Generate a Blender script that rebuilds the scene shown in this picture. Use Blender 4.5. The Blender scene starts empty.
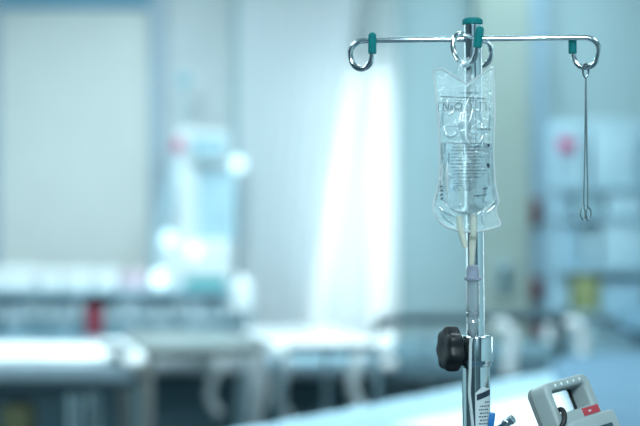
import bpy, bmesh, math, random
from mathutils import Vector, Matrix, noise

random.seed(7)
SC = bpy.context.scene
COL = SC.collection
PI = math.pi

# ------------------------------------------------------------------ camera, world, light
FPX = 85.0 / 36.0 * 640.0
CAMZ = 1.35
cam_data = bpy.data.cameras.new('camera')
cam_data.lens = 85.0
cam_data.sensor_width = 36.0
cam_data.clip_start = 0.05
cam_data.dof.use_dof = True
cam_data.dof.focus_distance = 1.96
cam_data.dof.aperture_fstop = 2.15
cam = bpy.data.objects.new('camera', cam_data)
cam.location = (0, 0, CAMZ)
cam.rotation_euler = (PI / 2, 0, 0)
COL.objects.link(cam)
SC.camera = cam

world = bpy.data.worlds.new('daylight')
SC.world = world
world.use_nodes = True
bg = world.node_tree.nodes['Background']
bg.inputs['Color'].default_value = (0.68, 0.91, 1.0, 1)
bg.inputs['Strength'].default_value = 1.0

def area_light(name, loc, rot, sx, sy, power, color):
    d = bpy.data.lights.new(name, 'AREA')
    d.shape = 'RECTANGLE'
    d.size, d.size_y = sx, sy
    d.energy = power
    d.color = color
    o = bpy.data.objects.new(name, d)
    o.location = loc
    o.rotation_euler = rot
    COL.objects.link(o)
    return o

COOL = (0.72, 0.925, 1.0)
DAY = (0.86, 0.965, 1.0)
area_light('window_daylight', (0.14, 7.75, 1.45), (-PI / 2, 0, 0), 0.7, 1.4, 19, DAY)
area_light('left_window_daylight', (-2.95, 3.9, 1.6), (0, -PI / 2, 0), 1.3, 1.0, 9, DAY)
area_light('right_window_daylight', (2.75, 4.3, 1.6), (0, PI / 2, 0), 1.3, 1.0, 22, DAY)
area_light('fill_light_over_gurney', (-1.0, 4.6, 2.72), (0, 0, 0), 0.6, 1.2, 25, COOL)  # unseen source, put in to turn the gurney sheet white
area_light('ceiling_lamp_over_bed', (0.38, 4.4, 2.72), (0, 0, 0), 0.6, 1.2, 30, COOL)
area_light('ceiling_lamp_by_door', (-1.0, 1.6, 2.72), (0, 0, 0), 0.6, 1.2, 12, COOL)
area_light('ceiling_lamp_by_stand', (1.3, 1.6, 2.72), (0, 0, 0), 0.6, 1.2, 11, COOL)
area_light('fill_light_behind_camera', (0.1, -0.6, 2.72), (0, 0, 0), 0.6, 1.2, 150, COOL)  # unseen fill added to light the stand, bag and pump from the front
area_light('wall_fill_near_shelf', (-0.62, 5.3, 2.72), (0, 0, 0), 0.6, 1.2, 18, COOL)  # unseen fill added to brighten the left of the back wall
area_light('wall_fill_near_rack', (0.95, 6.1, 2.72), (0, 0, 0), 0.6, 1.2, 10.5, COOL)  # unseen fill added to brighten the right of the back wall

SC.view_settings.view_transform = 'Standard'
SC.view_settings.look = 'None'
SC.view_settings.gamma = 1.0
SC.view_settings.use_curve_mapping = False
SC.view_settings.exposure = 0.0
SC.cycles.transparent_max_bounces = 32

# ------------------------------------------------------------------ helpers
def at(px, py, d):
    return Vector(((px - 320.0) / FPX * d, d, CAMZ - (py - 213.0) / FPX * d))

def mat(name, base, rough=0.5, metal=0.0, vary=0.05, scale=30.0, bump=0.0, **kw):
    m = bpy.data.materials.new(name)
    m.use_nodes = True
    nt = m.node_tree
    p = nt.nodes['Principled BSDF']
    p.inputs['Roughness'].default_value = rough
    p.inputs['Metallic'].default_value = metal
    for k, v in kw.items():
        p.inputs[k.replace('_', ' ')].default_value = v
    tc = nt.nodes.new('ShaderNodeTexCoord')
    nz = nt.nodes.new('ShaderNodeTexNoise')
    nz.inputs['Scale'].default_value = scale
    nz.inputs['Detail'].default_value = 3
    nt.links.new(tc.outputs['Object'], nz.inputs['Vector'])
    rp = nt.nodes.new('ShaderNodeValToRGB')
    lo = [max(0, c * (1 - vary)) for c in base]
    hi = [min(1, c * (1 + vary)) for c in base]
    rp.color_ramp.elements[0].position = 0.3
    rp.color_ramp.elements[1].position = 0.7
    rp.color_ramp.elements[0].color = (*lo, 1)
    rp.color_ramp.elements[1].color = (*hi, 1)
    nt.links.new(nz.outputs['Fac'], rp.inputs['Fac'])
    nt.links.new(rp.outputs['Color'], p.inputs['Base Color'])
    if bump:
        b = nt.nodes.new('ShaderNodeBump')
        b.inputs['Strength'].default_value = bump
        b.inputs['Distance'].default_value = 0.01
        nt.links.new(nz.outputs['Fac'], b.inputs['Height'])
        nt.links.new(b.outputs['Normal'], p.inputs['Normal'])
    return m

def film_mat(name, tint, gloss, haze, ior=1.35, bump=0.0, scale=60.0, hcol=(0.85, 0.97, 1.0)):
    """thin clear plastic: see-through, shiny, a little milky"""
    m = bpy.data.materials.new(name)
    m.use_nodes = True
    nt = m.node_tree
    nt.nodes.clear()
    N = nt.nodes.new
    out = N('ShaderNodeOutputMaterial')
    tr = N('ShaderNodeBsdfTransparent'); tr.inputs['Color'].default_value = (*tint, 1)
    gl = N('ShaderNodeBsdfGlossy'); gl.inputs['Roughness'].default_value = 0.12
    gl.inputs['Color'].default_value = (1, 1, 1, 1)
    df = N('ShaderNodeBsdfDiffuse'); df.inputs['Color'].default_value = (*hcol, 1)
    tl = N('ShaderNodeBsdfTranslucent'); tl.inputs['Color'].default_value = (*hcol, 1)
    hz = N('ShaderNodeMixShader'); hz.inputs[0].default_value = 0.5
    nt.links.new(df.outputs[0], hz.inputs[1]); nt.links.new(tl.outputs[0], hz.inputs[2])
    m1 = N('ShaderNodeMixShader'); m1.inputs[0].default_value = haze
    nt.links.new(tr.outputs[0], m1.inputs[1]); nt.links.new(hz.outputs[0], m1.inputs[2])
    fr = N('ShaderNodeFresnel'); fr.inputs['IOR'].default_value = ior
    mu = N('ShaderNodeMath'); mu.operation = 'MULTIPLY'; mu.use_clamp = True
    mu.inputs[1].default_value = gloss
    nt.links.new(fr.outputs[0], mu.inputs[0])
    m2 = N('ShaderNodeMixShader')
    nt.links.new(mu.outputs[0], m2.inputs[0])
    nt.links.new(m1.outputs[0], m2.inputs[1]); nt.links.new(gl.outputs[0], m2.inputs[2])
    nt.links.new(m2.outputs[0], out.inputs['Surface'])
    if bump:
        tc = N('ShaderNodeTexCoord'); nz = N('ShaderNodeTexNoise'); b = N('ShaderNodeBump')
        nz.inputs['Scale'].default_value = scale
        b.inputs['Strength'].default_value = bump; b.inputs['Distance'].default_value = 0.01
        nt.links.new(tc.outputs['Object'], nz.inputs['Vector'])
        nt.links.new(nz.outputs['Fac'], b.inputs['Height'])
        for n in (gl, df, fr):
            nt.links.new(b.outputs['Normal'], n.inputs['Normal'])
    return m

def cloth_mat(name, base, trans):
    """woven fabric that lets part of the light through"""
    m = bpy.data.materials.new(name)
    m.use_nodes = True
    nt = m.node_tree
    nt.nodes.clear()
    N = nt.nodes.new
    out = N('ShaderNodeOutputMaterial')
    df = N('ShaderNodeBsdfDiffuse'); tl = N('ShaderNodeBsdfTranslucent'); mx = N('ShaderNodeMixShader')
    tc = N('ShaderNodeTexCoord'); nz = N('ShaderNodeTexNoise'); rp = N('ShaderNodeValToRGB')
    nz.inputs['Scale'].default_value = 9
    nt.links.new(tc.outputs['Object'], nz.inputs['Vector'])
    nt.links.new(nz.outputs['Fac'], rp.inputs['Fac'])
    rp.color_ramp.elements[0].color = (*[c * 0.96 for c in base], 1)
    rp.color_ramp.elements[1].color = (*base, 1)
    nt.links.new(rp.outputs['Color'], df.inputs['Color'])
    nt.links.new(rp.outputs['Color'], tl.inputs['Color'])
    mx.inputs[0].default_value = trans
    nt.links.new(df.outputs[0], mx.inputs[1]); nt.links.new(tl.outputs[0], mx.inputs[2])
    nt.links.new(mx.outputs[0], out.inputs['Surface'])
    return m

def glass_mat(name, color, ior, rough=0.0):
    m = bpy.data.materials.new(name)
    m.use_nodes = True
    nt = m.node_tree
    nt.nodes.clear()
    out = nt.nodes.new('ShaderNodeOutputMaterial')
    g = nt.nodes.new('ShaderNodeBsdfGlass')
    g.inputs['Color'].default_value = (*color, 1)
    g.inputs['IOR'].default_value = ior
    g.inputs['Roughness'].default_value = rough
    nt.links.new(g.outputs[0], out.inputs['Surface'])
    return m

def glow_mat(name, color, strength):
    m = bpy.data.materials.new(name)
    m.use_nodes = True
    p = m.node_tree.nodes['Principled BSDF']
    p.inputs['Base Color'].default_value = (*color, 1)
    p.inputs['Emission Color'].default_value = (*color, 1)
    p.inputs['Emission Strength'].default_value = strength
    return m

def wloc(o):
    v = Vector((0, 0, 0))
    while o is not None:
        v += o.location
        o = o.parent
    return v

def obj(name, bm, m, parent=None, smooth=True, origin=None):
    """link one bmesh (built in world coordinates) as one mesh object"""
    off = wloc(parent) if parent is not None else (origin if origin is not None else None)
    if off is None:
        xs = [v.co for v in bm.verts]
        off = Vector((sum(c.x for c in xs) / len(xs), sum(c.y for c in xs) / len(xs), min(c.z for c in xs)))
    bmesh.ops.recalc_face_normals(bm, faces=bm.faces[:])
    bmesh.ops.translate(bm, verts=bm.verts[:], vec=-Vector(off))
    me = bpy.data.meshes.new(name)
    bm.to_mesh(me); bm.free()
    me.materials.append(m)
    o = bpy.data.objects.new(name, me)
    COL.objects.link(o)
    if parent is not None:
        o.parent = parent
    else:
        o.location = off
    if smooth:
        me.polygons.foreach_set('use_smooth', [True] * len(me.polygons))
        try:
            me.set_sharp_from_angle(angle=math.radians(42))
        except Exception:
            pass
    return o

def tag(o, label, cat, group=None):
    o['label'] = label; o['category'] = cat
    if group: o['group'] = group
    return o

def thing(name, loc, label, cat, group=None):
    o = bpy.data.objects.new(name, None)
    o.empty_display_size = 0.05
    COL.objects.link(o)
    o.location = loc
    return tag(o, label, cat, group)

def struct(name, bm, m, parent=None, smooth=False):
    o = obj(name, bm, m, parent, smooth)
    if parent is None: o['kind'] = 'structure'
    return o

def part_label(o, label):
    o['label'] = label
    return o

def BM(): return bmesh.new()

def add_box(bm, lo, hi, bevel=0.0, seg=2, M=None):
    t = bmesh.new()
    bmesh.ops.create_cube(t, size=1.0)
    lo, hi = Vector(lo), Vector(hi)
    for v in t.verts:
        v.co = Vector(((v.co.x + .5) * (hi.x - lo.x) + lo.x, (v.co.y + .5) * (hi.y - lo.y) + lo.y, (v.co.z + .5) * (hi.z - lo.z) + lo.z))
    if bevel:
        bmesh.ops.bevel(t, geom=t.edges[:], offset=bevel, segments=seg, profile=0.5, affect='EDGES')
    if M is not None:
        bmesh.ops.transform(t, matrix=M, verts=t.verts[:])
    merge(bm, t)
    return bm

def merge(bm, t):
    me = bpy.data.meshes.new('tmp')
    t.to_mesh(me); t.free()
    bm.from_mesh(me)
    bpy.data.meshes.remove(me)

def box(lo, hi, bevel=0.0, seg=2, M=None): return add_box(BM(), lo, hi, bevel, seg, M)

def smooth_path(pts, n=6):
    pts = [Vector(p) for p in pts]
    if len(pts) < 3: return pts
    P = [pts[0] * 2 - pts[1]] + pts + [pts[-1] * 2 - pts[-2]]
    out = []
    for i in range(1, len(P) - 2):
        a, b, c, d = P[i - 1], P[i], P[i + 1], P[i + 2]
        for k in range(n):
            t = k / n
            out.append(0.5 * ((2 * b) + (c - a) * t + (2 * a - 5 * b + 4 * c - d) * t * t + (3 * b - a - 3 * c + d) * t ** 3))
    out.append(pts[-1])
    return out

def add_tube(bm, path, r, seg=14, smooth=0, closed=False, caps=True):
    pts = smooth_path(path, smooth) if smooth else [Vector(p) for p in path]
    n = len(pts)
    R = r if isinstance(r, (list, tuple)) else None
    rings = []
    up = None
    for i, p in enumerate(pts):
        if closed: tg = pts[(i + 1) % n] - pts[i - 1]
        elif i == 0: tg = pts[1] - pts[0]
        elif i == n - 1: tg = pts[-1] - pts[-2]
        else: tg = pts[i + 1] - pts[i - 1]
        tg.normalize()
        if up is None:
            up = Vector((0, 0, 1)) if abs(tg.z) < 0.9 else Vector((0, 1, 0))
        up = up - tg * up.dot(tg)
        if up.length < 1e-5: up = tg.orthogonal()
        up.normalize()
        sd = tg.cross(up)
        if R:
            f = i / max(1, n - 1) * (len(R) - 1); k = min(int(f), len(R) - 2)
            rad = R[k] + (R[k + 1] - R[k]) * (f - k)
        else: rad = r
        rings.append([bm.verts.new(p + (up * math.cos(2 * PI * j / seg) + sd * math.sin(2 * PI * j / seg)) * rad) for j in range(seg)])
    for i in range(n if closed else n - 1):
        a, b = rings[i], rings[(i + 1) % n]
        for j in range(seg):
            bm.faces.new((a[j], a[(j + 1) % seg], b[(j + 1) % seg], b[j]))
    if caps and not closed:
        bm.faces.new(rings[0]); bm.faces.new(rings[-1][::-1])
    return bm

def tube(path, r, seg=14, smooth=0, closed=False): return add_tube(BM(), path, r, seg, smooth, closed)

def add_lathe(bm, prof, p0, axis, seg=32, caps=True):
    """prof: list of (radius, distance along axis)"""
    axis = Vector(axis).normalized(); p0 = Vector(p0)
    a = axis.orthogonal().normalized(); b = axis.cross(a)
    rings = []
    for r, h in prof:
        r = max(r, 1e-5)
        rings.append([bm.verts.new(p0 + axis * h + (a * math.cos(2 * PI * j / seg) + b * math.sin(2 * PI * j / seg)) * r) for j in range(seg)])
    for i in range(len(rings) - 1):
        for j in range(seg):
            bm.faces.new((rings[i][j], rings[i][(j + 1) % seg], rings[i + 1][(j + 1) % seg], rings[i + 1][j]))
    if caps:
        bm.faces.new(rings[0]); bm.faces.new(rings[-1][::-1])
    return bm

def lathe(prof, p0, axis, seg=32, caps=True): return add_lathe(BM(), prof, p0, axis, seg, caps)

def ball_cap(p0, p1, r, seg=18):
    """rounded rubber sleeve from p0 to p1, domed at p1"""
    ax = Vector(p1) - Vector(p0); L = ax.length
    prof = [(r * .8, 0), (r, r * .2)] + [(r * math.cos(k * PI / 12), L - r + r * math.sin(k * PI / 12)) for k in range(7)]
    return lathe(prof, p0, ax, seg)

def rounded_rect(u0, u1, v0, v1, r, n=6):
    out = []
    for cu, cv, a0 in ((u1 - r, v1 - r, 0), (u0 + r, v1 - r, PI / 2), (u0 + r, v0 + r, PI), (u1 - r, v0 + r, 1.5 * PI)):
        for k in range(n + 1):
            a = a0 + PI / 2 * k / n
            out.append((cu + r * math.cos(a), cv + r * math.sin(a)))
    return out

def rot_z(a, loc): return Matrix.Translation(loc) @ Matrix.Rotation(a, 4, 'Z')

# ------------------------------------------------------------------ materials
M = {}
M['steel'] = mat('polished_steel', (0.78, 0.84, 0.86), 0.10, 1.0, 0.02, 200)
M['satin'] = mat('satin_steel', (0.66, 0.74, 0.77), 0.24, 1.0, 0.03, 200)
M['wire'] = mat('dull_steel_wire', (0.30, 0.38, 0.40), 0.3, 1.0, 0.03, 200)
M['teal'] = mat('teal_rubber', (0.001, 0.17, 0.175), 0.6, 0, 0.08, 300, Specular_IOR_Level=.2)
M['black'] = mat('black_plastic', (0.004, 0.006, 0.008), 0.5, 0, 0.1, 200)
M['dark'] = mat('dark_slate_metal', (0.03, 0.07, 0.09), 0.4, 0.2)
M['wall_pale'] = mat('pale_wall_paint', (0.50, 0.66, 0.68), 0.7)
M['wall_blue'] = mat('blue_grey_wall_paint', (0.41, 0.56, 0.59), 0.7)
M['wall_dim'] = mat('unlit_wall_tone', (0.05, 0.085, 0.10), 0.6)  # dark colour stands for the unlit room mirrored in the pole
M['olive'] = mat('cream_green_paint', (0.38, 0.465, 0.425), 0.65)
M['jamb'] = mat('blue_frame_paint', (0.43, 0.54, 0.62), 0.5)
M['header'] = mat('dark_blue_header_paint', (0.20, 0.42, 0.56), 0.5)
M['strip'] = mat('services_strip_paint', (0.32, 0.48, 0.59), 0.5)
M['door'] = mat('pale_green_door_laminate', (0.80, 0.82, 0.79), 0.5, 0, 0.03, 3)
M['ceil'] = mat('ceiling_tiles', (0.75, 0.8, 0.8), 0.8)
M['floor'] = mat('vinyl_floor', (0.03, 0.06, 0.08), 0.35, 0, 0.1, 4)
M['drape'] = cloth_mat('pale_drape_cloth', (0.86, 0.90, 0.92), 0.35)
M['sheer'] = cloth_mat('white_sheer_cloth', (0.94, 0.96, 0.96), 0.58)
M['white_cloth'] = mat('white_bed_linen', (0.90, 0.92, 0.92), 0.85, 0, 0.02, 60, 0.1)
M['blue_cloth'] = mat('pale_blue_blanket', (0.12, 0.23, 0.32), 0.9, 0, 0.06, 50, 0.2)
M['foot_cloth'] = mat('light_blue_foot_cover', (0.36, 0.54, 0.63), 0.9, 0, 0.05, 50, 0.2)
M['pillow'] = mat('pale_blue_pillowcase', (0.14, 0.27, 0.36), 0.9, 0, 0.05, 50, 0.2)
M['grey_cloth'] = mat('grey_green_blanket', (0.15, 0.26, 0.31), 0.9, 0, 0.06, 50, 0.2)
M['mattress'] = mat('grey_vinyl_mattress', (0.30, 0.40, 0.44), 0.5)
M['side'] = mat('blue_grey_side_panel', (0.37, 0.48, 0.54), 0.45)
M['backb'] = mat('dark_teal_back_board', (0.08, 0.15, 0.18), 0.6)
M['pad'] = mat('pale_grey_pad_vinyl', (0.85, 0.90, 0.92), 0.5)
M['white_plastic'] = mat('white_plastic', (0.82, 0.87, 0.88), 0.35)
M['beige'] = mat('grey_beige_laminate', (0.22, 0.26, 0.255), 0.3, 0, 0.06, 10)
M['legbrown'] = mat('taupe_leg_paint', (0.17, 0.18, 0.17), 0.4)
M['pump'] = mat('warm_grey_plastic', (0.18, 0.21, 0.21), 0.42, 0, 0.03, 400)
M['pump2'] = mat('light_grey_plastic', (0.32, 0.375, 0.375), 0.4, 0, 0.03, 400)
M['red'] = mat('red_label', (0.45, 0.035, 0.05), 0.4)
M['redbox'] = mat('red_board', (0.30, 0.05, 0.08), 0.6)
M['outlet'] = mat('dark_red_plastic', (0.13, 0.018, 0.03), 0.5)
M['pink'] = mat('pink_card', (0.62, 0.13, 0.30), 0.6)
M['pale_pink'] = mat('pale_pink_card', (0.68, 0.55, 0.62), 0.6)
M['yellow'] = mat('mustard_card', (0.32, 0.36, 0.16), 0.6)
M['ochre'] = mat('dark_mustard_card', (0.17, 0.18, 0.09), 0.6)
M['blue'] = mat('blue_plastic', (0.02, 0.16, 0.42), 0.35)
M['paper'] = mat('label_paper', (0.55, 0.62, 0.64), 0.5)
M['ink'] = mat('black_ink', (0.015, 0.03, 0.05), 0.5)
M['tealcloth'] = mat('teal_folded_cloth', (0.07, 0.36, 0.38), 0.9)
M['bin_white'] = mat('white_blue_bin_plastic', (0.50, 0.70, 0.78), 0.45)
M['bin_blue'] = mat('sky_blue_bin_plastic', (0.40, 0.62, 0.74), 0.45)
M['bin_teal'] = mat('teal_grey_bin_plastic', (0.34, 0.52, 0.58), 0.45)
M['rack'] = mat('blue_rack_paint', (0.42, 0.62, 0.72), 0.45)
M['binder_a'] = mat('slate_blue_board', (0.14, 0.25, 0.31), 0.6)
M['binder_b'] = mat('grey_teal_board', (0.19, 0.33, 0.40), 0.6)
M['binder_c'] = mat('pale_blue_board', (0.29, 0.45, 0.54), 0.6)
M['film'] = film_mat('clear_bag_film', (0.99, 1.0, 1.0), 0.9, 0.26, 1.42, 0.5, 120, (.80, .98, 1.0))
M['weld'] = film_mat('welded_bag_edge', (0.98, 1.0, 1.0), 2.4, 0.72, 1.45, hcol=(.92, .99, 1.0))
M['fold'] = film_mat('folded_clear_film', (.82, .94, .98), 4.5, 0.28, 1.5, 0.25, 60, (.85, .98, 1.0))
M['clear'] = film_mat('clear_plastic', (0.86, 0.93, 0.96), 3.0, 0.32, 1.5, hcol=(.88, .97, 1.0))
M['lilac'] = film_mat('lilac_clear_plastic', (0.78, 0.82, 0.92), 1.6, 0.42, 1.45, hcol=(0.72, 0.76, 0.88))
M['latex'] = film_mat('cream_tube_rubber', (0.96, 0.97, 0.90), 1.0, 0.6, 1.4, hcol=(0.98, 0.97, 0.86))
M['fluid'] = glass_mat('clear_saline', (0.98, 0.998, 1.0), 1.2)
M['pane'] = film_mat('window_glass', (.97, .99, 1), 1, 0.0)
M['lamp'] = glow_mat('highlight_glow', (0.78, 0.96, 1.0), 1.0)  # glow that stands in for bright reflections
M['lampw'] = glow_mat('lit_ceiling_diffuser', (0.8, 0.98, 1.0), 1.5)

# ------------------------------------------------------------------ room shell
XL, XR, YB, YF, H = -2.5, 2.3, 7.0, -1.6, 2.8
struct('floor', box((XL - .1, YF - .1, -.1), (XR + .1, 7.9, 0)), M['floor'])
struct('ceiling', box((XL - .1, YF - .1, H), (XR + .1, 7.9, H + .1)), M['ceil'])
def wall_with_opening(x0, x1, y0, y1, z0, z1):
    bm = BM()
    add_box(bm, (x0, YF, 0), (x1, y0, H)); add_box(bm, (x0, y1, 0), (x1, YB + .1, H))
    add_box(bm, (x0, y0, 0), (x1, y1, z0)); add_box(bm, (x0, y0, z1), (x1, y1, H))
    return bm
struct('wall_left', wall_with_opening(XL - .1, XL, 3.4, 4.4, .95, 2.25), M['wall_pale'])
struct('wall_right', wall_with_opening(XR, XR + .1, 3.8, 4.8, .95, 2.25), M['wall_blue'])
def side_window(name, x0, x1, y0, y1, z0, z1):
    bm = BM()
    for a, b in ((y0, y0 + .04), (y1 - .04, y1), ((y0 + y1) / 2 - .02, (y0 + y1) / 2 + .02)): add_box(bm, (x0 + .02, a, z0), (x1 - .02, b, z1), .004)
    for a, b in ((z0, z0 + .04), (z1 - .04, z1)): add_box(bm, (x0 + .02, y0, a), (x1 - .02, y1, b), .004)
    w = struct(name, bm, M['white_plastic'])
    obj('window_pane', box(((x0 + x1) / 2 - .003, y0 + .03, z0 + .03), ((x0 + x1) / 2 + .003, y1 - .03, z1 - .03)), M['pane'], w)
struct('wall_reflected_dark', box((XL, YF, 0), (XL + .08, 2.3, H)), M['wall_dim'])  # added unseen dark panel, mirrored as the pole's dark stripe
side_window('window_2', XL - .1, XL, 3.4, 4.4, .95, 2.25)
side_window('window_3', XR, XR + .1, 3.8, 4.8, .95, 2.25)
struct('wall_front', box((XL, YF - .1, 0), (XR, YF, H)), M['wall_dim'])
WX0, WX1, WZ0, WZ1 = -0.08, 0.365, 0.78, 2.02
bm = BM()
add_box(bm, (XL, YB, 0), (WX0, YB + .12, H))
add_box(bm, (WX1, YB, 0), (XR, YB + .12, H))
add_box(bm, (WX0, YB, 0), (WX1, YB + .12, WZ0))
add_box(bm, (WX0, YB, WZ1), (WX1, YB + .12, H))
struct('wall_back', bm, M['wall_blue'])
# window frame and glass
bm = BM()
for x0, x1 in ((WX0, WX0 + .03), (WX1 - .03, WX1)):
    add_box(bm, (x0, YB + .03, WZ0), (x1, YB + .09, WZ1), .004)
for z0, z1 in ((WZ0, WZ0 + .03), (WZ1 - .03, WZ1)):
    add_box(bm, (WX0, YB + .03, z0), (WX1, YB + .09, z1), .004)
win = struct('window_1', bm, M['white_plastic'])
obj('window_pane', box((WX0 + .03, YB + .055, WZ0 + .03), (WX1 - .03, YB + .061, WZ1 - .03)), M['pane'], win)
# left door, side panel
def px_box(x0, y0, x1, y1, d0, d1, bevel=0.0):
    a = at(x0, y1, d0); b = at(x1, y0, d0)
    return (a.x, d0, a.z), (b.x, d1, b.z)
a = at(2, 0, 7.0); b = at(152, 10, 7.0)
struct('door_1', box((a.x, 6.955, .02), (b.x, 6.995, b.z), .004), M['door'])
bm = BM()
xa, xb = at(150, 0, 6.93).x, at(165, 0, 6.93).x
add_box(bm, (xa, 6.91, 0), (xb, 6.999, 2.5), .004)
add_box(bm, (a.x - .07, 6.91, 0), (a.x, 6.999, 2.5), .004)
struct('trim_1', bm, M['jamb'])
struct('trim_5', box((a.x - .001, 6.912, b.z), (xa + .001, 6.998, b.z + .16), .004), M['header'])
xc, xd = at(165, 0, 7).x, at(233, 0, 7).x
struct('door_2', box((xc, 6.965, .02), (xd, 6.995, 2.6), .004), mat('pale_blue_door_laminate', (0.66, 0.71, 0.72), 0.5, 0, .03, 3))
struct('trim_2', box((xd, 6.93, 0), (at(242, 0, 7).x, 6.999, 2.6), .004), mat('grey_blue_frame_paint', (0.40, 0.58, 0.62), 0.5))
# cream-green pier right of the window and the blue services strip beside it
struct('trim_3', box((at(476, 0, 6.9).x, 6.86, 0), (at(529, 0, 6.9).x, 6.999, H - .01), .006), M['olive'])
struct('trim_4', box((at(529, 0, 6.9).x, 6.90, 0), (at(547, 0, 6.9).x, 6.999, H - .01), .003), M['strip'])

# unseen ceiling lights, some added only as fill: a frame around each lamp
for i, (x, y, where) in enumerate(((-1.0, 4.6, 'added above the gurney'), (.38, 4.4, 'above the near bed'),
                                   (-1.0, 1.6, 'left of the camera'), (1.3, 1.6, 'above the infusion stand'), (-.62, 5.3, 'added in front of the shelf unit'), (.95, 6.1, 'added above the storage rack'), (.1, -.6, 'added behind the camera'))):
    t = thing('ceiling_light', (x, y, 2.73), 'rectangular ceiling light panel ' + where, 'ceiling light', 'ceiling light panels')
    bm = BM()
    for lo, hi in (((-.34, -.64), (-.31, .64)), ((.31, -.64), (.34, .64)), ((-.31, -.64), (.31, -.61)), ((-.31, .61), (.31, .64))):
        add_box(bm, (x + lo[0], y + lo[1], 2.70), (x + hi[0], y + hi[1], 2.80), .003)
    obj('light_frame', bm, M['white_plastic'], t)
    obj('diffuser', box((x - .31, y - .61, 2.735), (x + .31, y + .61, 2.75)), M['lampw'], t)

# ------------------------------------------------------------------ curtains
def curtain(d, x_left, x_right, z0, z1, amp, waves, nx=160, nz=24, seed=0):
    """x_left / x_right: functions of height fraction (0 bottom .. 1 top)"""
    bm = BM()
    rows = []
    for j in range(nz + 1):
        f = j / nz
        row = []
        for i in range(nx + 1):
            t = i / nx
            x = x_left(f) + (x_right(f) - x_left(f)) * t
            ph = t * waves * 2 * PI + 0.5 * math.sin(t * 9 + seed)
            y = d + amp * (math.sin(ph) + .35 * math.sin(2.3 * ph + seed)) * (1.0 - .25 * f)
            row.append(bm.verts.new((x, y, z0 + (z1 - z0) * f)))
        rows.append(row)
    for j in range(nz):
        for i in range(nx):
            bm.faces.new((rows[j][i], rows[j][i + 1], rows[j + 1][i + 1], rows[j + 1][i]))
    return bm

X = lambda px, d: (px - 320) / FPX * d
t = thing('window_drape', (X(290, 6.8), 6.8, .12), 'pale blue full-length drape gathered at the left of the bright window', 'curtain')
ck = lambda f: (f * 2.45 + .12)
def drape_edge(f):
    z = .12 + f * 2.5
    y = 213 - (z - CAMZ) / 6.8 * FPX
    px = 348 - (y - 60) * 0.155
    return X(max(275, min(358, px)), 6.8)
obj('drape_cloth', curtain(6.80, lambda f: X(238, 6.8), drape_edge, .12, 2.62, .011, 7, seed=1), M['drape'], t)
t2 = thing('sheer_curtain', (X(330, 6.9), 6.9, .12), 'bright white sheer curtain glowing against the window', 'curtain')
obj('sheer_cloth', curtain(6.93, lambda f: X(262, 6.9), lambda f: X(397, 6.9), .12, 2.62, .024, 9, seed=3), M['sheer'], t2)
obj('sheer_overlap', curtain(6.895, lambda f: drape_edge(f) + X(320 + 14, 6.895), lambda f: X(370, 6.895), .12, 2.62, .010, 3, 60, 24, 5), M['sheer'], t2)
t3 = thing('curtain_rail', (X(318, 6.85), 6.85, 2.62), 'curtain rail above the window', 'curtain rail')
obj('rail_tube', tube([(X(230, 6.85), 6.85, 2.645), (X(408, 6.85), 6.85, 2.645)], .014), M['satin'], t3)

# ------------------------------------------------------------------ IV stand
DP = 2.0
PX = DP / FPX                         # metres per pixel at the stand
def pole_x(z): return 0.2018 - (z - 1.60) * 0.0102
top_z = at(0, 22, DP).z
stand = thing('iv_stand', (pole_x(0), DP, 0), 'chrome infusion stand with four curled hooks and teal rubber tips', 'infusion stand')
z_col0, z_col1 = at(0, 366, DP).z, at(0, 335, DP).z
def pt(z, dx=0, dy=0): return Vector((pole_x(z) + dx, DP + dy, z))
obj('upper_pole', tube([pt(z_col0 - .1), pt(top_z)], 9.2 * PX, 40), M['steel'], stand)
obj('lower_pole', tube([pt(.10), pt(z_col0 + .002)], 14 * PX, 40), M['steel'], stand)
part_label(obj('pole_cap', lathe([(9.4 * PX, -.004), (10.2 * PX, -.003), (10.3 * PX, .0015), (9.6 * PX, .0035), (7 * PX, .0052), (.5 * PX, .006)], pt(top_z), (0, 0, 1), 36), M['teal'], stand), 'teal cap')
hh = z_col1 - z_col0
obj('clamp_collar', lathe([(13 * PX, 0), (15.2 * PX, .0), (15.6 * PX, .002), (15.6 * PX, .004), (16.9 * PX, .0075), (17 * PX, .009), (17 * PX, hh - .003), (16.4 * PX, hh - .001), (15.5 * PX, hh), (9.5 * PX, hh)], pt(z_col0), (0, 0, 1), 48), M['steel'], stand)
# lobed knob
kc = pt(at(0, 348.5, DP).z, -26 * PX, -.008)
kax = Vector((-.965, -.26, 0.02)).normalized()
ka = Vector((0, 0, 1)); kb = kax.cross(ka).normalized(); ka = kb.cross(kax)
bm = BM(); NS = 84
prof = [(.35, -9), (.86, -8), (.97, -6), (1, -2), (1, 3), (.96, 6), (.86, 8), (.5, 8.8), (.3, 7.6)]
rings = []
for rr, h in prof:
    ring = []
    for j in range(NS):
        a_ = 2 * PI * j / NS
        lob = 1 + .075 * math.cos(7 * a_ + .5) * min(1, rr * 1.1)
        r_ = 21.5 * PX * rr * lob
        ring.append(bm.verts.new(kc + kax * h * PX * 1.0 + (ka * math.cos(a_) + kb * math.sin(a_)) * r_))
    rings.append(ring)
for i in range(len(rings) - 1):
    for j in range(NS):
        bm.faces.new((rings[i][j], rings[i][(j + 1) % NS], rings[i + 1][(j + 1) % NS], rings[i + 1][j]))
bm.faces.new(rings[0]); bm.faces.new(rings[-1][::-1])
knob = part_label(obj('clamp_knob', bm, M['black'], stand), 'black lobed knob')
obj('knob_stem', tube([kc - kax * 8 * PX, kc - kax * 24 * PX], 6 * PX, 20), M['satin'], knob)

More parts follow.
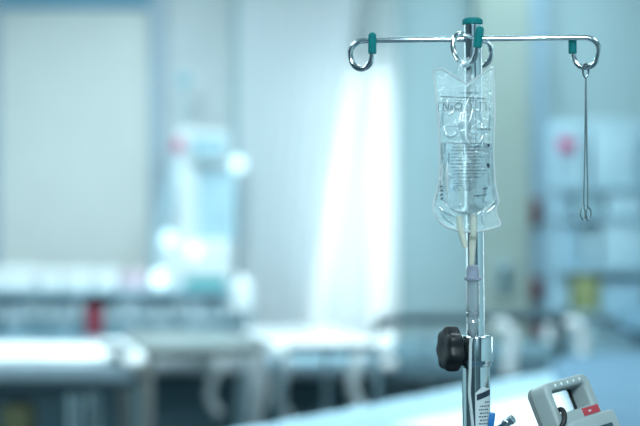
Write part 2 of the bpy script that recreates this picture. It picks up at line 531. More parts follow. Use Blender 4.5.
# hooks
yaw = math.radians(6)
zb = at(0, 39, DP).z
def planar_hook(sx, pts, offs):
    dirv = Vector((math.cos(yaw) * sx, -math.sin(yaw) * sx, 0))
    nrm = Vector((-math.sin(yaw), -math.cos(yaw), 0))
    out = []
    for (x, y), o in zip(pts, offs):
        s = abs(x - 472.6) * PX
        p = pt(zb) + dirv * s + nrm * o * PX
        p.z = at(0, y, DP).z
        out.append(p)
    return out
L = [(472.6, 39), (440, 39), (400, 39), (376, 39), (364.5, 39.2), (357, 41), (351.8, 46), (350, 54), (352, 62), (358, 67.3), (365, 67.3), (370.6, 62), (372.4, 54), (372.5, 46)]
Lo = [0, 0, 0, 0, 0, 0, .3, .8, 1.6, 2.8, 4.2, 5.4, 6.2, 6.4]
pl = planar_hook(-1, L, Lo)
hk = obj('hook', tube(pl, 2.9 * PX, 16, 8), M['steel'], stand)
e0 = planar_hook(-1, [(372.5, 53.5), (372.6, 31.8)], [6.4, 6.6])
part_label(obj('hook_tip', ball_cap(e0[0], e0[1], 4.2 * PX), M['teal'], hk), 'teal rubber tip')
R_ = [(472.6, 39), (520, 39), (560, 39), (578, 39), (585, 39.2), (592, 41.5), (596.3, 47), (597, 54), (595, 61.5), (589.5, 67), (582, 68), (576, 64.5), (572.8, 58), (571.8, 50)]
Ro = [0, 0, 0, 0, 0, 0, -.3, -.8, -1.6, -2.8, -4.2, -5.4, -6.2, -6.4]
pr = planar_hook(1, R_, Ro)
hk = obj('hook', tube(pr, 2.7 * PX, 16, 8), M['steel'], stand)
e0 = planar_hook(1, [(571.8, 54.3), (571.6, 35)], [-6.4, -6.6])
part_label(obj('hook_tip', ball_cap(e0[0], e0[1], 4.1 * PX), M['teal'], hk), 'teal rubber tip')
F_ = [(472.8, 38.6, 1.995), (466.5, 36, 1.968), (460, 34.2, 1.945), (455, 37.5, 1.94), (452.8, 46, 1.938), (454.6, 55, 1.934), (459.5, 62, 1.925), (466, 64.6, 1.905), (472.5, 61, 1.886), (476.2, 53, 1.878), (477.6, 45, 1.876)]
hk = obj('hook', tube([at(*p) for p in F_], 2.75 * PX, 16, 8), M['steel'], stand)
part_label(obj('hook_tip', ball_cap(at(477.2, 48, 1.876), at(480.2, 26, 1.874), 4.2 * PX), M['teal'], hk), 'teal rubber tip')
B_ = [(473.5, 39, 2.005), (480, 40, 2.04), (486, 42, 2.06), (490.2, 47, 2.075), (491, 55, 2.08), (488, 62, 2.085), (482, 65.5, 2.09), (476, 62, 2.095), (474, 55, 2.1)]
hk = obj('hook', tube([at(*p) for p in B_], 2.75 * PX, 16, 8), M['steel'], stand)
part_label(obj('hook_tip', ball_cap(at(474, 57, 2.1), at(473.5, 38, 2.102), 4.1 * PX), M['teal'], hk), 'teal rubber tip')
# base with five legs on castors
obj('base_hub', lathe([(.03, .06), (.05, .065), (.05, .11), (.025, .14)], pt(0), (0, 0, 1), 32), M['satin'], stand)
for k in range(5):
    a_ = 2 * PI * k / 5 + .3
    dv = Vector((math.cos(a_), math.sin(a_), 0))
    p0 = Vector((pole_x(0), DP, 0))
    leg = obj('base_leg', tube([p0 + dv * .03 + Vector((0, 0, .09)), p0 + dv * .30 + Vector((0, 0, .065))], .014, 16), M['satin'], stand)
    side = Vector((-dv.y, dv.x, 0))
    obj('castor', lathe([(.02, -.012), (.027, -.008), (.027, .008), (.02, .012)], p0 + dv * .30 + Vector((0, 0, .027)), side, 20), M['black'], leg)

# sticker on the lower pole (follows the tube)
def pole_patch(x0, x1, z_at, dr, n=10):
    """curved patch on the lower pole; z_at(t) -> (z_bottom, z_top)"""
    bm = BM(); r = 14 * PX + dr
    prev = None
    for i in range(n + 1):
        t_ = i / n
        dx = (x0 + (x1 - x0) * t_) * PX
        dy = -math.sqrt(max(0, r * r - dx * dx))
        lo, hi = z_at(t_)
        a_ = bm.verts.new(pt(lo, dx, dy)); b_ = bm.verts.new(pt(hi, dx, dy))
        if prev: bm.faces.new((prev[0], a_, b_, prev[1]))
        prev = (a_, b_)
    return bm
zz = lambda y: at(0, y, 1.983).z
skew = lambda t_: -5 * t_
stk = part_label(obj('pole_sticker', pole_patch(-2.5, 13.2, lambda t_: (zz(445), zz(389 + 9 * abs(t_ - .45) + skew(t_))), .0004), M['paper'], stand), 'pale sticker with printed text')
bm = pole_patch(-1.0, 13.0, lambda t_: (zz(400.5 + skew(t_)), zz(394.5 + skew(t_))), .0008)
for k, (y, a0, a1) in enumerate(((404, 7, 12.4), (408, 2, 12), (411.5, 1, 11), (415, 2, 12), (418.5, 1, 10.5), (422, 2, 12.2), (425.5, 1, 11.5), (429, 2, 10))):
    s_ = a0
    while s_ < a1:
        w_ = random.uniform(1.0, 2.6)
        merge(bm, pole_patch(s_, min(a1, s_ + w_), lambda t_, y=y: (zz(y + 1.3 + skew(.5)), zz(y + skew(.5))), .0008, 2))
        s_ += w_ + .7
obj('sticker_print', bm, M['ink'], stk)

# ------------------------------------------------------------------ spare wire hanger on the right hook
pb = planar_hook(1, [(584.4, 68.0)], [-3.6])[0]
DW = pb.y
def atw(px, py, dd=0): return at(px, py, DW + dd)
# keep drawn pixels on the hook's own position
sh = pb - at(584.4, 68.0, DW)
wh = thing('wire_bottle_hanger', pb, 'thin long wire hanger dangling from the right hook', 'hanger')
def wpath(pts): return [atw(*p) + sh for p in pts]
obj('shackle', tube(wpath([(581.8, 73.8, 0), (581.6, 70, -.002), (582.4, 66.6, -.004), (584.4, 64.2, -.006), (586.6, 66.6, -.004), (587.4, 70, -.002), (587.0, 74, 0), (585.8, 77, 0), (584.2, 78, 0), (582.6, 76.6, 0)]), 1.0 * PX, 10, 6, True), M['wire'], wh)
bm = BM()
for sg in (-1, 1):
    c = 584.6
    add_tube(bm, wpath([(c + sg * .2, 77.5, 0), (c + sg * .55, 110, 0), (c + sg * 1.2, 160, 0), (c + sg * 2.1, 203, 0), (c - sg * .3 + sg * 1.6, 206.5, 0),
                        (c + sg * 4.4, 210, 0), (c + sg * 5.2, 214, 0), (c + sg * 4.2, 218.5, 0), (c + sg * 2.0, 220.5, 0), (c + sg * .6, 217, 0), (c + sg * .8, 212, 0), (c + sg * 2.2, 207.5, 0)]), .78 * PX, 10, 6)
obj('wire', bm, M['wire'], wh)

# ------------------------------------------------------------------ infusion bag
DB = 1.905
QX = DB / FPX
OUT_L = [(60, 459.5), (66, 456), (69, 433.8), (74, 433.6), (90, 435.6), (110, 437.4), (130, 438.6), (150, 439.6), (170, 439.5), (182, 438.6), (190, 437), (197, 435), (205, 433.4), (212, 433.8), (218, 436.5), (223, 441), (227, 447), (230, 456), (231.5, 463)]
OUT_R = [(60, 472.5), (66, 476), (67, 493.0), (74, 493.8), (90, 494.4), (110, 494.8), (130, 494.2), (150, 493.6), (170, 494.2), (182, 495.2), (190, 496.4), (197, 498), (202, 498.9), (206, 496.6), (212, 496), (218, 498.2), (225, 500.6), (228, 494), (230, 486), (231.5, 478)]
def lerp_tab(tab, y):
    if y <= tab[0][0]: return tab[0][1]
    for (a0, b0), (a1, b1) in zip(tab, tab[1:]):
        if y <= a1: return b0 + (b1 - b0) * (y - a0) / max(1e-6, a1 - a0)
    return tab[-1][1]
def thick(y):
    """half thickness of the bag in pixels at row y"""
    T = [(66, .5), (95, 1.0), (108, 3.5), (125, 7), (150, 9), (180, 11), (195, 10), (206, 7), (214, 3.5), (222, .8), (232, .5)]
    return lerp_tab(T, y)
def prof_w(t): return max(0.0, math.sin(PI * t)) ** .65
def bag_front(x, y):
    """depth offset of the front film at a drawn point (towards the camera is negative)"""
    xl, xr = lerp_tab(OUT_L, y), lerp_tab(OUT_R, y)
    t_ = min(1, max(0, (x - xl) / (xr - xl)))
    w = .9 * noise.noise(Vector((x * .09, y * .045, 3.1))) + .5 * noise.noise(Vector((x * .2, y * .08, 9.1)))
    return -(thick(y) * prof_w(t_) + w * min(1, thick(y) * .4) * prof_w(t_) + .35) * QX
bag = thing('saline_bag', at(466, 66, DB), 'clear plastic saline infusion bag hanging from the front hook', 'infusion bag')
def v_top(x):
    """top edge of the bag film: two raised corners and a dip to the middle"""
    if x < 443: return 69.5 - .5 * min(1, (x - 433) / 4)
    if x < 467: return 69 + (x - 443) / 24 * 15.5
    return 84.5 - (x - 467) / 26 * 17.5
def sheet(side):
    bm = BM(); rows = []
    NXX = 44
    NYY = 92
    for j in range(NYY + 1):
        f = j / NYY
        row = []
        for i in range(NXX + 1):
            t_ = i / NXX
            xm = 433.6 + 60 * t_
            y = v_top(xm) + (231.5 - v_top(xm)) * f
            xl, xr = lerp_tab(OUT_L, max(y, 69)), lerp_tab(OUT_R, max(y, 69))
            x = xl + (xr - xl) * t_
            d_ = bag_front(x, max(y, 69))
            row.append(bm.verts.new(at(x, y, DB) + Vector((0, d_ if side < 0 else -d_ * .75, 0))))
        rows.append(row)
    for j in range(NYY):
        for i in range(NXX):
            bm.faces.new((rows[j][i], rows[j][i + 1], rows[j + 1][i + 1], rows[j + 1][i]))
    return bm
obj('front_film', sheet(-1), M['film'], bag)
obj('back_film', sheet(1), M['film'], bag)
# welded rim
rim = [at(467, 84.5, DB)]
for x in (458, 450, 443, 437): rim.append(at(x, v_top(x), DB))
for y, x in OUT_L[2:]: rim.append(at(x + .4, y + (2 if y < 70 else 0), DB))
for y, x in reversed(OUT_R[2:]): rim.append(at(x - .4, y + (1 if y < 70 else 0), DB))
for x in (489, 482, 474): rim.append(at(x, v_top(x), DB))
obj('welded_rim', tube(rim, 1.25 * QX, 8, 3, True), M['weld'], bag)
# hanging tab with its hole round the hook
o_ = rounded_rect(-8.5, 8.5, -15, 10, 6, 5)
i_ = rounded_rect(-4.9, 4.9, -3.4, 6.4, 4.6, 5)
bm = BM(); lay = []
for loop, dd in ((o_, -.6), (o_, .6), (i_, .6), (i_, -.6)):
    lay.append([bm.verts.new(at(466 + u * 1.0, 67.5 - v, DB) + Vector((0, dd * QX, 0))) for u, v in loop])
for k in range(4):
    A, B = lay[k], lay[(k + 1) % 4]
    for j in range(len(A)):
        bm.faces.new((A[j], A[(j + 1) % len(A)], B[(j + 1) % len(A)], B[j]))
obj('hanging_tab', bm, M['film'], bag)
# fluid
def fluid_mesh():
    bm = BM(); N1, N2 = 36, 30
    ys = [143.5 + (214.5 - 143.5) * (k / N1) for k in range(N1 + 1)]
    FL = [(143, 441.2), (170, 441.5), (190, 440), (200, 441), (206, 446), (211, 453), (215, 461)]
    FR = [(143, 492), (170, 492.6), (190, 494.4), (200, 495.5), (205, 490), (210, 483), (215, 477)]
    rows = []
    for y in ys:
        xl, xr = lerp_tab(FL, y), lerp_tab(FR, y)
        ring = []
        th = thick(y) * .86
        for j in range(N2 * 2):
            a_ = PI * j / N2
            x = (xl + xr) / 2 - (xr - xl) / 2 * math.cos(a_)
            s = math.sin(a_)
            t_ = (x - xl) / (xr - xl)
            yy = (-1 if s > 0 else .75) * th * prof_w(min(1, max(0, t_))) * QX
            w = .6 * noise.noise(Vector((x * .06, y * .05, 5 if s > 0 else 15))) * QX * prof_w(min(1, max(0, t_)))
            ring.append(bm.verts.new(at(x, y, DB) + Vector((0, yy + w, 0))))
        rows.append(ring)
    n = N2 * 2
    for k in range(N1):
        for j in range(n):
            bm.faces.new((rows[k][j], rows[k][(j + 1) % n], rows[k + 1][(j + 1) % n], rows[k + 1][j]))
    bm.faces.new(rows[0]); bm.faces.new(rows[-1][::-1])
    bmesh.ops.remove_doubles(bm, verts=bm.verts[:], dist=1e-6)
    return bm
obj('saline', fluid_mesh(), M['fluid'], bag)
# creases of the empty upper part
def crease(pts, r, m='fold', name='film_fold'):
    return obj(name, tube([at(x, y, DB) + Vector((0, bag_front(x, y) * .82, 0)) for x, y in pts], [r * .3 * QX, r * QX, r * QX, r * .3 * QX], 10, 6), M[m], bag)
crease([(449, 97), (444.5, 108), (442.5, 120), (444, 131), (450, 137), (456, 133), (459, 122), (461, 108), (464, 98)], 1.7)
crease([(469, 96), (465, 108), (461.5, 122), (462, 136), (468, 145), (476, 146), (481.5, 138), (481, 124), (478, 110), (475, 96)], 2.0)
crease([(447, 116), (452, 113), (457, 106)], 1.5)
crease([(446, 128), (451, 125.5), (457, 127)], 1.3)
crease([(466, 128), (471, 116), (473, 104)], 1.6)
crease([(468, 138), (473, 131), (478, 136)], 1.5)
crease([(484, 136), (488, 129), (490, 116), (489, 100)], 1.3)
crease([(466, 146), (472, 149), (483, 138)], 1.4)
crease([(441, 143), (452, 142.4), (464, 143.4)], .9)
crease([(442, 162), (441.6, 175), (441.4, 192)], 1.3, 'weld')  # this and the next whitish fold imitate vertical highlights on the film
crease([(447, 162), (446.5, 178), (446, 204)], 2.0, 'weld')
crease([(437, 205), (445, 212), (456, 218)], 1.2)
crease([(440, 212), (446, 219), (455, 226)], 1.0)
crease([(497, 203), (489, 211), (478, 217)], 1.2)
crease([(481, 216), (483, 222), (484, 228)], 1.0)
# print on the front film
bmp = BM()
def ink_quad(x0, y0, x1, y1, slant=0.0):
    vs = [bmp.verts.new(at(x, y, DB) + Vector((0, bag_front(x, y) - .0009, 0))) for x, y in ((x0, y0 + slant), (x1, y0 - slant), (x1, y1 - slant), (x0, y1 + slant))]
    bmp.faces.new(vs)
def ink_line(x0, x1, y, h=.8, gap=1.0, wmin=.6, wmax=2.0, rise=0.0, skip=.1):
    x = x0
    while x < x1:
        w = min(random.uniform(wmin, wmax), x1 - x)
        if random.random() > skip:
            yy = y + rise * (x - x0)
            ink_quad(x, yy, x + w, yy + h * random.uniform(.7, 1.1))
        x += w + gap
ink_line(459.5, 479, 92.6, 1.0)
ink_line(440, 485, 96.2, 1.3, .8, 1.2, 3, .045, 0)
ink_line(440, 477, 99.6, 1.0, .6, rise=.03)
ink_quad(438, 102.6, 486, 103.1); ink_quad(438, 110.6, 486, 111.1)
for x in (438, 470.5, 480, 485.6): ink_quad(x, 102.6, x + .5, 111.1)
for k in range(11):
    y = 143.8 + k * 3.35
    ink_line(450.5 + (1.5 if k < 2 else 0), random.uniform(478, 486), y, .85, .8, rise=-.012, skip=.12)
for k in range(5):
    ink_line(452, 470, 181 + k * 2.2, .8, .8, skip=.2)
ink_quad(448, 153, 448.7, 163.5)
ink_quad(486.2, 163.6, 488.8, 167.8); ink_quad(487, 144, 489.2, 147)
ink_line(476, 490, 128.6, 1.6, 1.4, 2, 3, .03, 0)
ink_line(473, 486, 195.5, 1.1, 1.0, 1.2, 3, -.1, 0)
ink_line(482, 487, 188, 1.3, .6, 1.2, 2, -.1, 0)
for y in (186, 190, 194, 198): ink_quad(440, y, 442.6, y + 1.3)
def text_on_bag(s, x, y, size, shear=0.0, ital=.15):
    c = bpy.data.curves.new('t', 'FONT'); c.body = s; c.size = size; c.shear = ital; c.offset = .02; c.resolution_u = 3
    o = bpy.data.objects.new('t', c); COL.objects.link(o)
    bpy.context.view_layer.update()
    me = bpy.data.meshes.new_from_object(o.evaluated_get(bpy.context.evaluated_depsgraph_get()))
    bpy.data.objects.remove(o); bpy.data.curves.remove(c)
    n0 = len(bmp.verts)
    bmp.from_mesh(me); bpy.data.meshes.remove(me)
    bmp.verts.ensure_lookup_table()
    for v in bmp.verts[n0:]:
        xx, yy = x + v.co.x, y - v.co.y
        v.co = at(xx, yy, DB) + Vector((0, bag_front(xx, yy) - .0010, 0))
text_on_bag('NaCl', 441.5, 109.9, 9.4)
part_label(obj('bag_print', bmp, M['ink'], bag, smooth=False), 'dark printed text')
# two ports
obj('port', tube([at(459.5, 216, DB), at(460.5, 228, DB), at(463, 238, DB), at(465.8, 248, DB)], [3.4 * QX, 3.2 * QX, 3.2 * QX, 2.4 * QX], 16, 5), M['latex'], bag)
obj('port', tube([at(473.5, 214, DB), at(473.8, 228, DB), at(473.4, 236, DB)], 3.3 * QX, 16, 5), M['latex'], bag)

# ------------------------------------------------------------------ drip chamber and line
DD = 1.915
SX = DD / FPX
kit = thing('infusion_line', at(472.6, 279, DD), 'clear drip chamber and thin tube below the saline bag', 'infusion line')
def yv(y): return at(0, y, DD).z
obj('spike', tube([at(473.2, 234, DD), at(472.2, 250, DD), at(471.6, 266, DD)], [3.7 * SX, 3.4 * SX, 2.6 * SX], 16, 4), M['latex'], kit)
def rev(prof): return lathe([(r * SX, -(y - prof[0][1]) * SX) for r, y in prof], at(472.8, prof[0][1], DD), (0, 0, 1), 28)
part_label(obj('chamber_cap', rev([(3, 264.5), (5.6, 266), (6.4, 270), (6.8, 277)]), M['lilac'], kit), 'lilac cap')
obj('flange', rev([(6, 276.6), (8.6, 277.2), (9, 278.6), (8.6, 280.2), (6, 280.8)]), M['lilac'], kit)
obj('chamber', rev([(5, 280), (6.4, 281), (6.8, 290), (6.7, 304), (6.5, 311.5), (6.2, 312)]), M['clear'], kit)
obj('coupling', rev([(6.4, 312), (7, 312.6), (7, 315), (6.3, 316), (6.3, 320.5), (7, 321.4), (7, 323), (5.4, 323.6)]), M['clear'], kit)
obj('outlet', rev([(5.4, 323.4), (5.2, 328), (4.2, 335), (1.8, 337.5)]), M['clear'], kit)
obj('tubing', tube([at(472.6, 336, DD), at(470.6, 345, DD), at(470.2, 370, DD), at(469.4, 392, DD), at(471.2, 410, DD), at(473, 430, DD), at(476, 470, DD), at(486, 500, DD), at(500, 480, DD)], 1.6 * SX, 10, 6), M['weld'], kit)

# blue tap with clear nozzle beside the pole
sc = thing('stopcock', at(492, 430, 1.93), 'small blue stopcock with clear nozzle at the foot of the pole', 'stopcock')
obj('tap_body', lathe([(.003, -.008), (.006, -.007), (.006, .007), (.003, .008)], at(492, 432, 1.93), (0, 1, 0), 20), M['clear'], sc)
part_label(obj('tap_lever', box((-.0035, -.003, -.002), (.0045, .003, .02), .0015, 2, Matrix.Translation(at(490, 428, 1.922)) @ Matrix.Rotation(.12, 4, 'Y')), M['blue'], sc), 'blue lever')
n0, n1 = at(495, 430, 1.93), at(513.5, 418.5, 1.915)
nd = (n1 - n0)
obj('nozzle', lathe([(.003, 0), (.0034, nd.length * .45), (.0052, nd.length * .5), (.0056, nd.length * .72), (.0046, nd.length * .76), (.0056, nd.length * .8), (.0056, nd.length * .97), (.0035, nd.length)], n0, nd, 20), M['satin'], sc)

# ------------------------------------------------------------------ infusion pump with carrying handle
def cv(x, y, z): return Vector((x, z, y)).normalized()
Wv = cv(.65, .06, .757); Hv = cv(-.35, .94, .226)
Dv = Hv.cross(Wv).normalized()
if Dv.x > 0: Dv = -Dv
Hv = (Hv - Wv * Hv.dot(Wv)).normalized()
P0 = at(543, 383.5, 1.95) + Wv * .055
def L3(u, v, d): return P0 + Wv * (u / 1000) + Hv * (v / 1000) + Dv * (d / 1000)
pump = thing('infusion_pump', L3(0, -60, 10), 'grey medical pump with open carrying handle and red label', 'infusion pump')
TH = 32
def ring_solid(outer, inner, d0, d1, b, b2=None):
    """frame between two rounded rectangles (u0,u1,v0,v1,r), rounded edges of b mm"""
    bm = BM(); loops = []
    def lp(rc, ins, d): 
        u0, u1, v0, v1, r = rc
        return [bm.verts.new(L3(u, v, d)) for u, v in rounded_rect(u0 + ins, u1 - ins, v0 + ins, v1 - ins, max(.5, r - ins), 6)]
    b2 = b if b2 is None else b2
    arc = [(b * (1 - math.sin(a)), b * (1 - math.cos(a))) for a in [k * PI / 10 for k in range(6)]]
    arc2 = [(b2 * (1 - math.sin(a)), b2 * (1 - math.cos(a))) for a in [k * PI / 10 for k in range(6)]]
    for ins, dd in arc: loops.append(lp(outer, ins, d0 + dd))
    for ins, dd in reversed(arc2): loops.append(lp(outer, ins, d1 - dd))
    for ins, dd in arc2: loops.append(lp(inner, -ins, d1 - dd))
    for ins, dd in reversed(arc): loops.append(lp(inner, -ins, d0 + dd))
    n = len(loops[0])
    for k in range(len(loops)):
        A, B = loops[k], loops[(k + 1) % len(loops)]
        for j in range(n):
            bm.faces.new((A[j], A[(j + 1) % n], B[(j + 1) % n], B[j]))
    return bm
OUTR = (-55, 55, -150, 0, 13)
INN = (-41, 38, -43, -13, 4)
obj('handle', ring_solid(OUTR, INN, 0, TH - 7, 5, .6), M['pump2'], pump)
obj('rear_shell', ring_solid((-55, 55, -150, 0, 13), INN, TH - 6.2, TH, .6, 3.0), M['pump'], pump)
obj('parting_seam', ring_solid((-54.3, 54.3, -149.3, -.7, 12.4), (-41.7, 33.7, -45.7, -13.3, 4.6), TH - 7.4, TH - 5.8, .4), M['black'], pump)
def solid(u0, u1, v0, v1, d0, d1, bev, seg=3):
    t_ = bmesh.new(); add_box(t_, (u0, v0, d0), (u1, v1, d1), bev, seg)
    for v in t_.verts: v.co = L3(*v.co)
    return t_
obj('pump_body', solid(-52, 66, -150, -57, -12, TH - 2, 6, 4), M['pump2'], pump)
obj('display', solid(-36, 46, -112, -74, -12.6, -8, 1), mat('dark_display', (.02, .05, .06), .15), pump)
part_label(obj('red_label', solid(8, 48, -55.5, -45, -.9, 1, .4, 1), M['red'], pump), 'red label')
obj('red_label_mark', solid(20, 27, -51.5, -49.5, -1.1, -.5, .1, 1), M['paper'], pump)
for k in range(5):
    u = -30 + k * 15
    obj('vent_dimple', lathe([(.0022, -.0006), (.0022, .0003), (.0016, .0006)], L3(u, -6.5, 0), -Dv, 12), mat('dimple_plastic', (.75, .8, .8), .4) if k == 0 else bpy.data.materials['dimple_plastic'], pump)
obj('pole_clamp', solid(-12, 12, -120, -95, TH - 3, 92, 3), M['satin'], pump)
# black cord looped over the handle's lower left corner
cord = tag(obj('black_cord', tube([L3(-64, -78, 14), L3(-60, -66, 4), L3(-52, -54, -7), L3(-44, -42, -6), L3(-39, -38, 2), L3(-38, -42, 14), L3(-37, -44, 26)], 2.6 * PX, 12, 6), M['black']), 'black cord looped over the handle of the grey pump', 'cord')

# ------------------------------------------------------------------ near bed
def bed_matrix(px0, d0, ang):
    return rot_z(ang, (px0[0], px0[1], 0))
EB = Vector((.592, .806, 0)).normalized()
angB = math.atan2(EB.y, EB.x)
# local frame: x along the bed's length (away to the right), y = -width (towards the camera's right)
MB_ = rot_z(angB, (-.316, 3.462, 0))
def soft_slab(x0, x1, y0, y1, z0, z1, M4, amp=.008, nx=50, ny=30, seed=0, droop=.03, skew=0.0, skew1=0.0):
    bm = BM(); top = []
    X0, X1 = x0, x1
    for i in range(nx + 1):
        row = []
        for j in range(ny + 1):
            y = y0 + (y1 - y0) * j / ny
            xa_, xb_ = X0 + skew * min(0, y), X1 + skew1 * min(0, y)
            x = xa_ + (xb_ - xa_) * i / nx
            e = min(i, nx - i, (j) * .8, (ny - j) * .8)
            z = z1 + amp * (noise.noise(Vector((x * 5, y * 5, seed))) + .5 * noise.noise(Vector((x * 13, y * 9, seed + 5)))) - droop * max(0, 1 - e / 2.5) ** 2
            row.append(bm.verts.new(M4 @ Vector((x, y, z))))
        top.append(row)
    bot = [[bm.verts.new(M4 @ Vector(((X0 + skew * min(0, yy_)) if i == 0 else (X1 + skew1 * min(0, yy_)), yy_, z0))) for yy_ in (y0, y1)] for i in (0, 1)]
    for i in range(nx):
        for j in range(ny):
            bm.faces.new((top[i][j], top[i + 1][j], top[i + 1][j + 1], top[i][j + 1]))
    bm.faces.new([r[0] for r in top] + [bot[1][0], bot[0][0]])
    bm.faces.new([r[-1] for r in top][::-1] + [bot[0][1], bot[1][1]])
    bm.faces.new(top[0][::-1] + [bot[0][0], bot[0][1]])
    bm.faces.new(top[-1] + [bot[1][1], bot[1][0]])
    bm.faces.new((bot[0][0], bot[1][0], bot[1][1], bot[0][1]))
    return bm
nb = thing('hospital_bed', MB_ @ Vector((1.05, -.45, 0)), 'blue-sheeted hospital bed with its lit area laid on as a white pad, running away to the right just behind the stand', 'bed')
obj('bed_frame', box((0, -.92, .52), (2.15, 0, .62), .02, 2, MB_), M['dark'], nb)
obj('mattress', box((.02, -.91, .62), (2.13, -.01, .80), .03, 3, MB_), M['mattress'], nb)
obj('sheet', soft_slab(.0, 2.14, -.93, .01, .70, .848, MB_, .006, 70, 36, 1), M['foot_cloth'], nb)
obj('pad', soft_slab(.36, 1.7, -.92, -.31, .835, .856, MB_, .005, 60, 30, 21, .015), M['white_cloth'], nb)  # white patch puts the lit part of the sheet into colour
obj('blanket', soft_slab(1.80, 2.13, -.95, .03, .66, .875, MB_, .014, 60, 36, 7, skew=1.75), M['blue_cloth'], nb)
for lx in (.12, 2.02):
    for ly in (-.85, -.07):
        lg = obj('bed_leg', box((lx - .03, ly - .03, .08), (lx + .03, ly + .03, .53), .006, 2, MB_), M['dark'], nb)
        obj('castor', lathe([(.03, -.015), (.05, -.012), (.05, .012), (.03, .015)], MB_ @ Vector((lx, ly, .05)), MB_.to_3x3() @ Vector((0, 1, 0)), 20), M['black'], lg)

# ------------------------------------------------------------------ far bed along the back wall
fb = thing('hospital_bed', (.75, 6.04, 0), 'far hospital bed with dark side rail, lengthwise below the window', 'bed')
MI = Matrix.Identity(4)
obj('bed_frame', box((-.22, 5.76, .50), (1.75, 6.30, .60), .02), M['dark'], fb)
obj('mattress', box((-.21, 5.75, .715), (1.74, 6.31, .80), .03, 3), M['side'], fb)
obj('mattress_deck', box((-.2, 5.80, .60), (1.73, 6.28, .715), .01), M['dark'], fb)
obj('blanket', soft_slab(.22, 1.3, 5.74, 6.32, .73, .825, MI, .012, 50, 30, 4), M['grey_cloth'], fb)
obj('sheet', soft_slab(-.2, .25, 5.745, 6.315, .76, .815, MI, .006, 50, 30, 9), M['foot_cloth'], fb)
zr = at(0, 320, 5.7).z
rl = obj('side_rail', tube([(.24, 5.70, .60), (.225, 5.70, zr - .05), (.27, 5.70, zr), (.55, 5.70, zr + .004), (.84, 5.70, zr + .008), (.90, 5.70, zr - .04), (.905, 5.70, .60)], .021, 14, 6), M['dark'], fb)
for x in (.4, .56, .72):
    obj('rail_bar', tube([(x, 5.70, .58), (x, 5.70, zr)], .009), M['satin'], rl)
for x_, y_, r_ in ((385, 341, .040), (389, 364, .030)):
    obj('rail_glint', lathe([(r_ * .6, -.02), (r_ * .9, -.008), (r_, .004), (r_ * .8, .016), (.001, .022)], at(x_, y_, 5.63), (-.1, -.66, .75), 24), M['white_cloth'], rl)  # white discs tilted upward to imitate blurred bright highlights
obj('rail_joint', lathe([(.02, -.03), (.03, -.02), (.03, .02), (.02, .03)], at(563, 317, 5.69), (1, 0, 0), 20), M['dark'], rl)
obj('rail_grip', tube([at(x, y, 5.66) for x, y in ((494, 326), (502, 325), (509, 330), (512, 340), (511, 352), (509, 375))], .022, 16, 6), M['white_plastic'], rl)
obj('rail_grip', tube([at(x, y, 5.66) for x, y in ((566, 324), (574, 322), (581, 328), (583, 336), (583, 350), (582, 375))], .020, 16, 6), M['white_plastic'], rl)
for px_, yy in ((283, 362), (356, 352)):
    p = at(px_, yy, 5.66)
    obj('lowered_rail_tube', tube([p + Vector((.02, .02, -.22)), p + Vector((-.012, 0, -.15)), p + Vector((-.008, -.005, -.08)), p + Vector((.012, 0, -.02)), p + Vector((0, .03, .02)), p + Vector((-.01, .1, .02))], .022, 14, 6), M['white_plastic'], fb)
for lx in (-.15, 1.65):
    for ly in (5.8, 6.26):
        obj('bed_leg', box((lx - .03, ly - .03, 0), (lx + .03, ly + .03, .51), .006), M['dark'], fb)
ct = thing('padded_cart', (-.49, 5.82, 0), 'grey padded cart behind the beige overbed table', 'cart')
obj('cart_pad', box((-.72, 5.64, .745), (-.27, 5.92, .83), .02, 3), M['pad'], ct)
obj('cart_deck', box((-.71, 5.65, .72), (-.28, 5.91, .745), .004), M['dark'], ct)
for x in (-.69, -.30):
    for y in (5.67, 5.89): obj('cart_leg', tube([(x, y, 0), (x, y, .72)], .013), M['satin'], ct)
p = at(213, 366, 5.60)
obj('push_handle', tube([p + Vector((.02, .02, -.18)), p + Vector((-.012, 0, -.12)), p + Vector((0, -.005, -.05)), p + Vector((.012, 0, -.01)), p + Vector((0, .03, .02)), p + Vector((-.01, .06, .02))], .018, 14, 6), M['white_plastic'], ct)
# pillow and round grips near its head end
def pillow_mesh(c, sx, sy, sz, ang=0):
    bm = BM(); N1 = 22
    for s in (1, -1):
        rows = []
        for i in range(N1 + 1):
            row = []
            for j in range(N1 + 1):
                u, v = i / N1 * 2 - 1, j / N1 * 2 - 1
                h = ((1 - u ** 4) * (1 - v ** 4)) ** .6
                k = 1 - .07 * (u * u * v * v)
                p = Vector((u * sx * k, v * sy * k, s * sz * h))
                p.rotate(Matrix.Rotation(ang, 3, 'Z'))
                row.append(bm.verts.new(Vector(c) + p))
            rows.append(row)
        for i in range(N1):
            for j in range(N1):
                bm.faces.new((rows[i][j], rows[i + 1][j], rows[i + 1][j + 1], rows[i][j + 1]))
    bmesh.ops.remove_doubles(bm, verts=bm.verts[:], dist=1e-5)
    return bm
tag(obj('pillow', pillow_mesh((1.40, 6.03, .905), .20, .26, .06), M['pillow']), 'pale blue pillow on the far bed at the right edge, beyond the dark rail', 'pillow')
jg = thing('jug', at(555, 368, 6.0), 'white jug on the far bed beside the right rail grip', 'jug')
pj = Vector((at(555, 0, 5.95).x, 5.95, .842))
obj('jug_body', lathe([(.03, 0), (.042, .006), (.042, .07), (.03, .10), (.03, .115)], pj, (0, 0, 1), 24), M['white_plastic'], jg)
obj('jug_handle', tube([pj + Vector((.038, 0, .02)), pj + Vector((.065, 0, .03)), pj + Vector((.065, 0, .07)), pj + Vector((.034, 0, .085))], .006, 10, 5), M['white_plastic'], jg)

